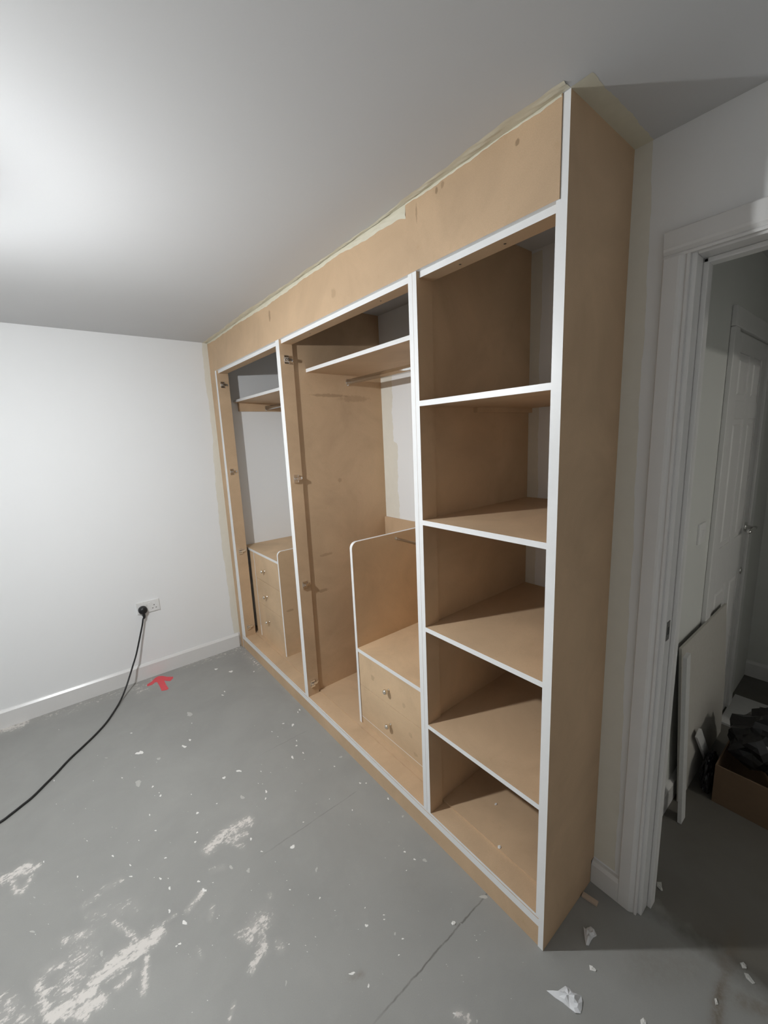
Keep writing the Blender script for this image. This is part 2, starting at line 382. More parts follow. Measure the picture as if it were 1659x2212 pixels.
# doorway: lining, architrave, stop, strike plate
door = thing('door_1', (DW, (DY0+DY1)/2, 0), 'white gloss painted door frame beside the wardrobe', 'door frame'); door['kind'] = 'structure'
AW = 0.060
def arch_leg(y_in, sgn):
    # moulded section in X,Y, swept up in Z
    q = [(DW, y_in), (DW-0.012, y_in), (DW-0.0135, y_in+sgn*0.006), (DW-0.010, y_in+sgn*0.010), (DW-0.016, y_in+sgn*0.018), (DW-0.018, y_in+sgn*0.024), (DW-0.018, y_in+sgn*(AW-0.003)), (DW-0.015, y_in+sgn*AW), (DW, y_in+sgn*AW)]
    bm = bmesh.new(); prism(bm, q, 2, 0, DZ+0.006); return mesh_obj('architrave', bm, 'gloss', door)
arch_leg(DY0+0.013, 1); arch_leg(DY1-0.013, -1)
zi = DZ+0.006
q = [(DW, zi), (DW-0.012, zi), (DW-0.0135, zi+0.006), (DW-0.010, zi+0.010), (DW-0.016, zi+0.018), (DW-0.018, zi+0.024), (DW-0.018, zi+AW+0.004), (DW-0.015, zi+AW+0.007), (DW, zi+AW+0.007)]
bm = bmesh.new(); prism(bm, [(x, z) for x, z in q], 1, DY1-0.013-AW, DY0+0.013+AW); mesh_obj('architrave', bm, 'gloss', door)
box_obj('door_lining', (DW-0.001, DW+0.101, DY0, DY0+0.025, 0, DZ+0.025), 'gloss', door, bev=0.003)
box_obj('door_lining', (DW-0.001, DW+0.101, DY1-0.025, DY1, 0, DZ+0.025), 'gloss', door, bev=0.003)
box_obj('door_lining', (DW-0.001, DW+0.101, DY1, DY0, DZ, DZ+0.025), 'gloss', door, bev=0.003)
box_obj('door_stop', (DW+0.047, DW+0.085, DY0-0.013, DY0, 0, DZ), 'gloss', door, bev=0.003)
box_obj('door_stop', (DW+0.047, DW+0.085, DY1, DY1+0.013, 0, DZ), 'gloss', door, bev=0.003)
box_obj('door_stop', (DW+0.047, DW+0.085, DY1, DY0, DZ-0.013, DZ), 'gloss', door, bev=0.003)
sp_ = box_obj('strike_plate', (DW+0.006, DW+0.030, DY0-0.0015, DY0+0.001, 1.022, 1.082), 'steel', door)
box_obj('strike_hole', (DW+0.013, DW+0.024, DY0-0.002, DY0+0.001, 1.040, 1.064), 'slot', sp_)

# ------------------------------------------------------------------ fitted wardrobe
W = thing('fitted_wardrobe', (0.0, 1.37, 0.0), 'raw MDF fitted wardrobe with white painted front edges, open bays', 'wardrobe')
LIP = ['mdf', 'lip']; FX = {'-x': 1}
TH = 0.018
FP = 0.003                          # the fascia stands this far proud of the stiles
# end panel, notched over the skirting
bm = bmesh.new()
pts = [(0, 0), (DW-t-0.002, 0), (DW-t-0.002, 0.094), (DW, 0.094), (DW, H), (0, H)]
prism(bm, [(x, z) for x, z in pts], 1, 0.0, TH, side=lambda i: 1 if i == 5 else 0)
mesh_obj('end_panel', bm, LIP, W)
ZR0, ZR1 = 2.170, 2.189             # head rail
ZB0, ZB1, ZB2 = 0.080, 0.109, 0.120 # bottom rail, deck edge
SD = 0.072
def lip_box(name, x0, x1, y0, y1, z0, z1, parent=W, mats=LIP, face=None):
    return box_obj(name, (x0, x1, y0, y1, z0, z1), mats, parent, face or FX)
stile_e = lip_box('stile', 0, SD, TH, 0.028, ZB2, ZR1)
stile_2a = lip_box('stile', 0, SD, 0.507, 0.5262, ZB2, ZR1)
stile_2b = lip_box('stile', 0, SD, 0.5270, 0.547, ZB2, ZR1)
stile_1 = lip_box('stile', 0, SD+0.003, 1.553, 1.594, ZB2, ZR1)
stile_s = lip_box('stile', 0, SD+0.012, 2.608, 2.628, ZB2, ZR1)
box_obj('stile_packer', (0.0005, 0.018, 2.6285, L, ZB2, ZR0), LIP, W, FX)
lip_box('divider_panel', SD, DB, 0.5165, 0.5375, 0.126, H, mats=['mdf', 'mdf'])
lip_box('divider_panel', SD+0.003, DB, 1.565, 1.583, 0.126, H, mats=['mdf_d1', 'mdf_d1'])
for a_, b_ in ((0.028, 0.507), (0.547, 1.553), (1.594, 2.608)): lip_box('head_rail', 0.013, SD, a_, b_, ZR0, ZR1)
# filler against the socket wall, scribed
bm = bmesh.new()
prism(bm, [(2.628, 2.189), (L, 2.189), (L, 0.0), (2.680, 0.0)], 0, -FP, 0.0, side=lambda i: 1 if i == 3 else 0)
mesh_obj('filler_strip', bm, LIP, W)
lip_box('bottom_rail', 0, 0.084, TH, L, ZB0, ZB1)
lip_box('deck_edge', 0.0015, 0.084, TH, L, ZB1+0.0008, ZB2)
box_obj('base_deck', (0.084, DB, TH, L, 0.108, 0.126), 'mdf', W)
box_obj('plinth', (0.002, 0.020, TH, L, 0.0, ZB0), 'mdf', W)
box_obj('fascia_board', (-FP, 0.018, TH+0.0005, 0.5455, ZR1, H), ['mdf_fascia', 'lip'], W, {'-z': 1})
box_obj('fascia_board', (-FP+0.001, 0.018, 0.5465, L, ZR1, H), ['mdf_fascia', 'lip'], W, {'-z': 1})
# shelves in the open bay
for z in (1.7800, 1.3625, 0.9485, 0.5335):
    bm = bmesh.new()
    prism(bm, [(0.0, 0.028), (0.0, 0.507), (SD, 0.507), (SD, 0.5165), (DB, 0.5165), (DB, TH), (SD, TH), (SD, 0.028)], 2, z-TH, z, side=lambda i: 1 if i == 0 else 0)
    mesh_obj('shelf', bm, LIP, W)
# hanging shelves
lip_box('shelf', 0.154, DB, 0.5375, 1.565, 2.035, 2.053)
lip_box('shelf', 0.147, DB, 1.583, L, 1.977, 1.995)
box_obj('shelf_batten', (0.178, DB, L-TH, L, 1.912, 1.977), 'mdf', W)
box_obj('shelf_batten', (0.30, DB, 0.5165-0.018, 0.5165, 1.742, 1.762), 'mdf', W)
box_obj('back_panel', (DB-0.015, DB, 0.5375, 1.565, 0.126, 1.143), 'mdf', W)
# clothes rails: oval tube with a socket at each end
def rail(x, z, y0, y1, ry, rz):
    bm = bmesh.new(); n = 20
    A = [bm.verts.new((x+ry*math.cos(2*math.pi*k/n), y0, z+rz*math.sin(2*math.pi*k/n))) for k in range(n)]
    B = [bm.verts.new((x+ry*math.cos(2*math.pi*k/n), y1, z+rz*math.sin(2*math.pi*k/n))) for k in range(n)]
    for k in range(n): bm.faces.new([A[k], A[(k+1) % n], B[(k+1) % n], B[k]])
    bm.faces.new(A); bm.faces.new(B); bmesh.ops.recalc_face_normals(bm, faces=bm.faces)
    o = mesh_obj('clothes_rail', bm, 'chrome', W, True)
    for y, s in ((y0, 1), (y1, -1)):
        bm = bmesh.new()
        R = [[], []]
        for e, (yy, k2) in enumerate(((y, 1.45), (y+s*0.006, 1.35))):
            R[e] = [bm.verts.new((x+ry*k2*math.cos(2*math.pi*k/n), yy, z+rz*k2*math.sin(2*math.pi*k/n))) for k in range(n)]
        for k in range(n): bm.faces.new([R[0][k], R[0][(k+1) % n], R[1][(k+1) % n], R[1][k]])
        bm.faces.new(R[0]); bm.faces.new(R[1]); bmesh.ops.recalc_face_normals(bm, faces=bm.faces)
        mesh_obj('rail_socket', bm, 'chrome', o)
    return o
rail(0.423, 1.994, 0.5375, 1.565, 0.0085, 0.016)
rail(0.400, 1.938, 1.583, L-TH, 0.0085, 0.016)
rail(0.400, 1.112, 0.5375, 1.145, 0.0065, 0.0075)
# hinge mounting plates
def hinge_mesh():
    bm = bmesh.new()
    bx(bm, -0.020, 0.010, -0.003, 0.0, -0.022, 0.022, bev=0.001)      # wing plate
    bx(bm, -0.021, 0.006, -0.010, -0.002, 0.011, 0.022, bev=0.0015)   # upper wing
    bx(bm, -0.021, 0.006, -0.010, -0.002, -0.022, -0.011, bev=0.0015) # lower wing
    bx(bm, -0.018, 0.022, -0.014, -0.002, -0.008, 0.008, bev=0.002)   # arm seat
    lathe(bm, [(0.0055, 0), (0.0055, 0.003), (0.003, 0.004), (0, 0.004)], (-0.006, -0.014, 0), (0, -1, 0), 12)
    lathe(bm, [(0.0080, 0), (0.0080, 0.004), (0.004, 0.0055), (0, 0.0055)], (0.024, -0.001, 0), (0, -1, 0), 12)
    me = bpy.data.meshes.new('hinge_plate'); bm.to_mesh(me); bm.free(); me.materials.append(M['chrome']); return me
hm = hinge_mesh()
for st, y in ((stile_1, 1.553), (stile_s, 2.608)):
    for z in (2.089, 1.457, 0.834, 0.200):
        link('hinge_plate', hm, st, Vector((0.040, y, z))-Vector(W.location))
# screw heads and filled holes on the head rail underside
for y in (0.20, 0.36, 0.75, 1.30):
    bm = bmesh.new(); lathe(bm, [(0.004, 0), (0.004, 0.0006), (0, 0.0006)], (0.045, y, ZR0), (0, 0, -1), 8); mesh_obj('screw', bm, 'steel', W)

# ------------------------------------------------------------------ drawer units
def knob_mesh():
    bm = bmesh.new()
    prof = [(0.0075, 0), (0.0075, 0.002), (0.0045, 0.004), (0.0045, 0.012), (0.0085, 0.015)]
    prof += [(0.0135*math.sin(a), 0.0235-0.0115*math.cos(a)) for a in (0.9, 1.3, 1.7, 2.1, 2.5, 2.9)] + [(0, 0.035)]
    lathe(bm, prof, (0, 0, 0), (-1, 0, 0), 18)
    me = bpy.data.meshes.new('knob'); bm.to_mesh(me); bm.free(); me.materials.append(M['nickel'])
    for p in me.polygons: p.use_smooth = True
    return me
KN = knob_mesh()
def round_panel(parent, y0, y1, x0, x1, z0, z1, r):
    pts = [(x0, z0), (x0, z1-r)]
    for k in range(1, 9):
        a = math.pi/2*k/8; pts.append((x0+r-r*math.cos(a), z1-r+r*math.sin(a)))
    pts += [(x1, z1), (x1, z0)]
    bm = bmesh.new(); n = len(pts)
    prism(bm, pts, 1, y0, y1, side=lambda i: 1 if i < n-2 else 0)
    return mesh_obj('side_panel', bm, ['mdf_unit', 'lip'], parent)
def drawer(parent, y0, y1, z0, z1, ky, kz, x=0.108):
    d = box_obj('drawer', (x, x+0.020, y0, y1, z0, z1), 'mdf_unit', parent, bev=0.0008)
    link('knob', KN, d, Vector((x, ky, kz))-Vector(root_of(parent).location))
    return d
Z0 = 0.126; UX = 0.106
U2 = thing('drawer_unit', (0.4, 0.85, Z0), 'low MDF unit with two drawers under a tall round-cornered side panel', 'drawer unit')
round_panel(U2, 1.140, 1.159, UX, DB-0.016, Z0, 1.145, 0.034)
lip_box('top_board', UX, DB-0.016, 0.548, 1.140, 0.550, 0.570, U2, ['mdf_unit', 'lip'])
box_obj('plinth', (UX+0.006, UX+0.024, 0.548, 1.140, Z0, 0.166), 'mdf_unit', U2)
box_obj('carcass', (UX+0.024, DB-0.016, 0.548, 1.140, Z0, 0.549), 'mdf_unit', U2)
drawer(U2, 0.549, 1.137, 0.3635, 0.5485, 0.891, 0.446); drawer(U2, 0.549, 1.137, 0.1715, 0.3605, 0.888, 0.258)
box_obj('carcass_edge', (UX+0.004, UX+0.024, 0.548, 1.140, 0.1662, 0.1695), ['mdf_unit', 'lip'], U2, {'-x': 1, '+z': 1})
U1 = thing('drawer_unit', (0.4, 2.4, Z0), 'low MDF unit with three drawers beside the socket wall', 'drawer unit')
round_panel(U1, 2.070, 2.087, UX, DB-0.003, Z0, 0.915, 0.030)
lip_box('top_board', UX, DB-0.003, 2.087, L-0.002, 0.825, 0.843, U1, ['mdf_unit', 'lip'])
lip_box('end_filler', UX, UX+0.018, 2.535, 2.612, Z0, 0.825, U1, ['mdf_unit', 'lip'], {'-y': 1})
box_obj('carcass', (UX+0.024, DB-0.003, 2.087, 2.600, Z0, 0.824), 'mdf_unit', U1)
box_obj('plinth', (UX+0.006, UX+0.024, 2.087, 2.535, Z0, 0.212), 'mdf_unit', U1)
for k, (z0, z1) in enumerate(((0.2160, 0.4165), (0.4190, 0.6190), (0.6215, 0.8235))):
    drawer(U1, 2.090, 2.531, z0, z1, 2.342, (0.308, 0.511, 0.715)[k])

# ------------------------------------------------------------------ caulk and cut-in paint bands
def ribbon(name, path, along, across, width, normal, parent, seed, t0=0.0012, crease=0.0, nb=8, mat='cream'):
    """path: list of points on the inner edge; width(i) outwards along 'across'; raised along 'normal'"""
    bm = bmesh.new(); P = [Vector(p) for p in path]; A = Vector(across); Nn = Vector(normal); rows = []
    for i, p in enumerate(P):
        s = i/len(P); w = width(s); row = []
        for k in range(nb+1):
            f = k/nb
            h = t0*math.sin(math.pi*min(1, f*1.0+0.0)) + t0*0.4
            h += crease*max(0, math.sin(s*47+f*9+seed)*math.sin(s*131+seed*2+f*4))*math.sin(math.pi*f)
            if k == nb: h = 0.0002
            row.append(bm.verts.new(p + A*(w*f) + Nn*h))
        rows.append(row)
    for R, S in zip(rows, rows[1:]):
        for k in range(nb): bm.faces.new([R[k], S[k], S[k+1], R[k+1]])
    bmesh.ops.recalc_face_normals(bm, faces=bm.faces)
    for f in bm.faces:
        if f.normal.dot(Nn) < 0: f.normal_flip()
    return mesh_obj(name, bm, mat, parent, True)
n = 220
ys_ = [L-(L+0.0)*i/n for i in range(n+1)]
def wc(s):
    y = L*(1-s); base = float(np.interp(y, [0, .14, .27, .5, .8, 1.0, 1.4, 2.0, 2.739], [.030, .032, .030, .024, .012, .013, .024, .034, .030]))
    return max(0.006, base+wob(s*2.2, 1.7, 0.006))
ribbon('caulk_band', [(-FP, y, H) for y in ys_], 0, (-1, 0, 0), wc, (0, 0, -1), ceiling, 1.7, 0.0005, 0.0035)
def wf(s):
    y = 0.5465+(L-0.5465)*s
    base = float(np.interp(y, [.5465, .57, .77, .96, 1.2, 1.48, 2.0, 2.739], [.045, .036, .026, .012, .016, .022, .014, .010]))
    return max(0.003, base+wob(s*2.0, 4.2, 0.005))
ribbon('caulk_band', [(-FP+0.001, 0.5465+(L-0.5465)*i/n, H-0.0003) for i in range(n+1)], 0, (0, 0, -1), wf, (-1, 0, 0), W, 4.2, 0.0005, 0.003)
ribbon('caulk_band', [(-FP, TH+0.002+0.525*i/80, H-0.0003) for i in range(81)], 0, (0, 0, -1), lambda s: max(0.002, 0.006+wob(s*0.8, 2.5, 0.004)), (-1, 0, 0), W, 2.5, 0.0004, 0.001)
ribbon('caulk_band', [(-FP+(DW+FP)*i/60, 0.0, H) for i in range(61)], 0, (0, -1, 0), lambda s: 0.047+wob(s, 3.1, 0.003), (0, 0, -1), ceiling, 3.1, 0.0005, 0.0)
ribbon('caulk_band', [(DW, 0.0, H-2.30*i/120) for i in range(121)], 0, (0, -1, 0), lambda s: 0.046+0.028*s+wob(s*2, 5.1, 0.004), (-1, 0, 0), wall_right, 5.1, 0.0004, 0.0, mat='cut_in')
ribbon('caulk_band', [(-FP, L, H-2.28*i/150) for i in range(151)], 0, (-1, 0, 0), lambda s: float(np.interp(s, [0, .1, .3, .5, .75, 1], [.034, .040, .036, .060, .058, .046]))+wob(s*2.4, 6.1, 0.006), (0, -1, 0), wall_back, 6.1, 0.0004, 0.0, mat='cut_in')
ribbon('caulk_band', [(DB, 1.565, 2.035-0.89*i/80) for i in range(81)], 0, (0, -1, 0), lambda s: 0.105+0.03*(s > 0.45)+wob(s*1.5, 7.1, 0.010), (-1, 0, 0), wall_recess, 7.1, 0.0004, 0.0, mat='cut_in')
ribbon('caulk_band', [(DB, 0.5165, 2.39-2.2*i/80) for i in range(81)], 0, (0, -1, 0), lambda s: 0.05+wob(s*1.5, 8.1, 0.006), (-1, 0, 0), wall_recess, 8.1, 0.0004, 0.0, mat='cut_in')

# ------------------------------------------------------------------ double socket, plug and flex
SX, SZ = -0.6265, 0.5345
S = thing('wall_socket', (SX, L, SZ), 'white double wall socket above the skirting, a black plug in one side', 'socket')
box_obj('faceplate', (SX-0.073, SX+0.073, L-0.009, L, SZ-0.043, SZ+0.043), 'plastic', S, bev=0.003)
for gx_ in (SX-0.038, SX+0.038):
    for dx, dz, w, h in ((0, 0.004, 0.0045, 0.0085), (-0.011, -0.018, 0.0075, 0.0045), (0.011, -0.018, 0.0075, 0.0045)):
        box_obj('pin_slot', (gx_+dx-w/2, gx_+dx+w/2, L-0.0094, L-0.008, SZ+dz-h/2, SZ+dz+h/2), 'slot', S)
for gx_ in (SX-0.012, SX+0.012):
    box_obj('rocker_switch', (gx_-0.0065, gx_+0.0065, L-0.0125, L-0.008, SZ+0.010, SZ+0.030), 'plastic', S, bev=0.001)
PX, PZ = SX-0.038, SZ-0.012
K = thing('power_cord', (PX, L-0.04, PZ), 'black plug and flex running from the socket across the floor', 'power cord')
bm = bmesh.new()
lathe(bm, [(0.0285, 0), (0.0290, 0.010), (0.0275, 0.024), (0.021, 0.034), (0.008, 0.038), (0, 0.038)], (PX, L-0.0095, PZ), (0, -1, 0), 24)
mesh_obj('plug', bm, 'rubber', K, True)
sl = [(PX, L-0.028, PZ-0.018), (PX+0.001, L-0.030, PZ-0.050), tuple(at(309, 1337, 1, L-0.033))]
bm = bmesh.new(); tube(bm, spline(sl, 5), [0.0105, 0.0105, 0.0102, 0.0098, 0.009, 0.0085, 0.008, 0.0075, 0.007, 0.0065, 0.006], 12); mesh_obj('strain_relief', bm, 'rubber', K, True)
air = [((307.6, 1349), 0.037), ((304, 1367), 0.044), ((299.4, 1390), 0.056), ((293.7, 1416), 0.074), ((287, 1438), 0.096), ((280, 1461), 0.122), ((271, 1488), 0.160), ((260, 1514), 0.218)]
cp = [Vector(sl[-1])]
for (u, v), dy in air: cp.append(at(u, v, 1, L-dy))
R_ = 0.0055
for u, v in ((245, 1539), (228, 1563), (205, 1588), (180, 1612), (150, 1640), (122, 1670), (100, 1692), (72, 1720), (50, 1738), (22, 1760), (0, 1776), (-60, 1812), (-150, 1850)):
    cp.append(at(u, v, 2, R_+0.0006))
for c in cp: c.z = max(c.z, R_+0.0006)
cp.append(cp[-1]+Vector((-0.25, -0.15, 0)))
bm = bmesh.new(); tube(bm, spline(cp, 6), R_, 10); mesh_obj('flex', bm, 'rubber', K, True)

# ------------------------------------------------------------------ red arrow on the floor
kk = 0.11304
AP = [(420, 1875), (428, 1842), (500, 1800), (580, 1720), (640, 1690), (720, 1683), (800, 1700), (925, 1700), (915, 1735), (862, 1780), (800, 1778), (748, 1768), (785, 1850), (835, 1925), (800, 1950), (700, 1968), (668, 1890), (615, 1800), (575, 1805), (520, 1850), (440, 1880)]
bm = bmesh.new(); A2 = []
for a, b_ in AP:
    p = at(270+a*kk, 1270+b_*kk, 2, 0.0); A2.append((p.x, p.y))
prism(bm, A2, 2, 0.0, 0.0012)
tag(mesh_obj('red_arrow', bm, 'red'), 'red arrow marked on the grey floor, pointing to the socket wall', 'floor marking')

# ------------------------------------------------------------------ paint specks on the floor
SEEN = []
def speck_poly(bm, u, v, ru, rv, mi):
    if any(math.hypot(u-a, v-b) < r+max(ru, rv) for a, b, r in SEEN): return      # never two on one spot
    SEEN.append((u, v, max(ru, rv))); z = 0.0005
    pts = []
    n_ = 9; ph = rnd.random()*6.28; st1, st2 = rnd.random()*6.28, rnd.random()*6.28
    for k in range(n_):
        a = ph+2*math.pi*k/n_; j = 0.85+0.28*math.cos(2*a+st1)+0.18*math.cos(3*a+st2)+0.25*(rnd.random()-0.5)
        p = at(u+ru*j*math.cos(a), v+rv*j*math.sin(a), 2, 0.0); pts.append(p)
    c = at(u, v, 2, 0.0)
    top = [bm.verts.new((c.x+(p.x-c.x)*0.85, c.y+(p.y-c.y)*0.85, z)) for p in pts]
    bot = [bm.verts.new((p.x, p.y, 0.0)) for p in pts]
    cc = bm.verts.new((c.x, c.y, z)); fs = [bm.faces.new([top[(k+1) % n_], top[k], cc]) for k in range(n_)]
    for k in range(n_): fs.append(bm.faces.new([bot[k], bot[(k+1) % n_], top[(k+1) % n_], top[k]]))
    for f in fs: f.material_index = mi
bm = bmesh.new()
for (ox, oy, s, items) in (
    (0, 1600, 0.4219, [(716, 62, 22, 12), (943, 30, 12, 8), (813, 92, 10, 9, 1), (708, 218, 20, 17, 1), (782, 235, 6), (822, 281, 6), (1223, 155, 14, 8), (1147, 190, 10, 7), (1240, 290, 12, 14, 1), (1363, 260, 7), (1360, 296, 6), (1010, 370, 9, 6), (766, 380, 5), (797, 460, 5), (1010, 470, 5), (1000, 518, 6), (1498, 543, 12, 12), (1285, 503, 7), (848, 600, 7, 5), (577, 590, 8, 5), (397, 696, 5), (670, 695, 9, 5), (821, 706, 7), (868, 755, 8), (1017, 720, 8), (1183, 648, 11, 11, 1), (1272, 665, 14, 12, 1), (868, 873, 9), (945, 932, 13, 16), (165, 978, 13, 9, 1), (920, 1040, 9, 8), (903, 1052, 6), (520, 1090, 12, 14, 1), (1465, 1240, 6, 16, 1), (1620, 660, 7, 14, 1), (1638, 805, 6), (1485, 763, 5), (1480, 1042, 4), (1340, 567, 7, 4), (1497, 85, 6, 10), (1518, 25, 5), (1552, 62, 5), (1110, 322, 5, 3), (625, 190, 4), (277, 204, 4), (224, 620, 5), (667, 637, 6), (175, 803, 6, 6, 1), (1045, 765, 12, 12)]),
    (0, 1200, 0.3376, [(1478, 742, 13, 8), (1383, 727, 11, 6), (1628, 680, 5), (1625, 742, 6, 4), (1437, 870, 5), (1425, 893, 8, 4), (1215, 1015, 28, 12, 1), (840, 1136, 7, 4), (1215, 1180, 11, 6), (1178, 1224, 14, 10, 1), (1015, 1300, 14, 16, 1), (680, 1295, 10, 4, 1), (780, 1424, 4)]),
    (600, 1700, 0.4219, [(78, 308, 11, 11), (198, 425, 6, 14, 1), (62, 525, 7), (215, 570, 6), (447, 618, 4), (455, 710, 8, 12), (543, 655, 5), (545, 678, 5), (600, 752, 8, 8, 1), (640, 777, 6), (620, 860, 5), (380, 955, 17, 9), (465, 1018, 7, 12), (44, 1003, 5, 14), (942, 965, 6, 6, 1), (752, 375, 12, 12, 1), (650, 332, 6), (700, 370, 6), (640, 150, 9, 5, 1), (565, 60, 6), (131, 180, 4), (382, 118, 4), (905, 1160, 9, 9), (1020, 1200, 7, 10, 1), (1055, 562, 20, 14, 1)]),
    (480, 1100, 0.2893, [(65, 1210, 13, 8), (236, 1210, 7, 5), (241, 1137, 6), (578, 1497, 7), (565, 1515, 6), (555, 1728, 6), (553, 1760, 6), (605, 1820, 8), (524, 1868, 9), (526, 1835, 6), (527, 1610, 9, 14), (456, 1600, 8, 5), (838, 1920, 6), (885, 1850, 14, 8, 1), (1030, 2045, 8), (1075, 2045, 6), (15, 2005, 14, 10)])):
    for it in items:
        a, b_, r_ = it[:3]; r2 = it[3] if len(it) > 3 else r_; mi = it[4] if len(it) > 4 else 0
        speck_poly(bm, ox+a*s, oy+b_*s, r_*s, r2*s, mi)
for k in range(230):        # the finest spray
    u, v = rnd.uniform(60, 1150), rnd.uniform(1560, 2205)
    p = at(u, v, 2, 0)
    if p.x > -0.03 or p.y > L-0.1: continue
    r_ = rnd.uniform(0.7, 1.7); speck_poly(bm, u, v, r_, r_*0.75, rnd.choice((0, 1, 1)))
bmesh.ops.recalc_face_normals(bm, faces=bm.faces)
sk_ = mesh_obj('paint_specks', bm, ['speck', 'dust'], floor); sk_['kind'] = 'stuff'

# ------------------------------------------------------------------ litter
def crumple(name, outline, axis_z, mat, label, cat, seed, hgt=0.02, ox=0, oy=0, s=1.0, rim=0.004):
    """scrap with a traced outline, folded upwards in the middle"""
    r_ = random.Random(seed); bm = bmesh.new()
    P = [at(ox+a*s, oy+b_*s, 2, axis_z) for a, b_ in outline]
    c = sum(P, Vector())/len(P); n_ = len(P); rows = []
    for k, f in enumerate((1.0, 0.72, 0.42)):
        rows.append([bm.verts.new((c.x+(p.x-c.x)*f, c.y+(p.y-c.y)*f, axis_z+0.001+(rim*r_.random() if k == 0 else hgt*(0.35+0.65*r_.random())*(0.6 if k == 1 else 1.0)))) for p in P])
    top = bm.verts.new((c.x, c.y, axis_z+hgt*0.8))
    for R, Q in zip(rows, rows[1:]):
        for k in range(n_):
            l = (k+1) % n_; bm.faces.new([R[k], R[l], Q[l]]); bm.faces.new([R[k], Q[l], Q[k]])
    for k in range(n_): bm.faces.new([rows[-1][k], rows[-1][(k+1) % n_], top])
    low = [bm.verts.new((c.x+(v.co.x-c.x)*0.96, c.y+(v.co.y-c.y)*0.96, axis_z)) for v in rows[0]]
    for k in range(n_): bm.faces.new([low[k], low[(k+1) % n_], rows[0][(k+1) % n_], rows[0][k]])
    bm.faces.new(low[::-1]); bmesh.ops.recalc_face_normals(bm, faces=bm.faces)
    return tag(mesh_obj(name, bm, mat), label, cat)
crumple('crumpled_paper', [(98, 262), (150, 285), (185, 262), (232, 232), (262, 250), (300, 285), (345, 300), (352, 345), (348, 395), (340, 425), (305, 425), (262, 390), (215, 352), (160, 315)], 0, 'paper', 'large crumpled white scrap of paper lying out in front of the wardrobe', 'paper', 3, 0.022, 1150, 2060, 0.3068)
crumple('torn_paper', [(150, 1500), (178, 1560), (205, 1520), (265, 1500), (320, 1545), (360, 1640), (310, 1665), (275, 1710), (235, 1800), (190, 1790), (170, 1690)], 0, 'paper', 'torn white scrap in the shadow beside the wardrobe end panel', 'paper', 5, 0.016, 1240, 1800, 0.1356)
for i, (o_, ox, oy, s, lab) in enumerate((
    ([(400, 85), (425, 92), (450, 120), (445, 130), (405, 118)], 1150, 2060, 0.3068, 'small white chip between the torn scrap and the large crumpled paper'),
    ([(760, 470), (780, 455), (800, 480), (805, 520), (765, 515)], 1150, 2060, 0.3068, 'small white chip beyond the large crumpled paper, away from the door'),
    ([(1462, 70), (1485, 60), (1510, 85), (1508, 110), (1480, 105)], 1150, 2060, 0.3068, 'pale rounded plaster chip near the brown floor stain'),
    ([(1490, 140), (1520, 150), (1568, 215), (1550, 215), (1505, 175)], 1150, 2060, 0.3068, 'long pale plaster flake near the brown floor stain'),
    ([(1282, 320), (1295, 320), (1310, 360), (1290, 365)], 1150, 2060, 0.3068, 'tiny white chip on the brown floor stain'),
    ([(1320, 780), (1390, 790), (1400, 870), (1415, 920), (1390, 925), (1320, 850)], 1240, 1800, 0.1356, 'pale chip on the floor inside the doorway'))):
    crumple('plaster_chip', o_, 0, 'dust' if i in (2, 3, 5) else 'speck', lab, 'debris', 20+i, 0.006, ox, oy, s, 0.003)
for i, (u, v, r_, lab) in enumerate(((980, 1995, 5, 'white plaster crumb on the dark joint in the floor'), (1078, 1830.5, 4, 'white plaster crumb on the base of the open shelf bay'), (1071, 1738, 2.5, 'tiny white crumb at the back of the open shelf bay base'))):
    z = 0.0 if i == 0 else (0.126)
    ol = [(u+r_*math.cos(k*1.05)*(0.8+0.4*rnd.random()), v+r_*math.sin(k*1.05)*(0.7+0.4*rnd.random())) for k in range(6)]
    crumple('plaster_crumb', ol, z, 'speck', lab, 'debris', 40+i, 0.005)
c0 = at(1258, 1933, 2, 0.0); c1 = at(1291, 1955, 2, 0.0); d_ = (c1-c0).normalized(); n_ = Vector((-d_.y, d_.x, 0))
bm = bmesh.new(); w_ = 0.009
q = [c0+n_*w_, c1+n_*w_, c1-n_*w_, c0-n_*w_]
prism(bm, [(p.x, p.y) for p in q], 2, 0.0005, 0.007)
tag(mesh_obj('wood_offcut', bm, 'pine'), 'short pale wood offcut on the floor by the wardrobe end panel', 'offcut')

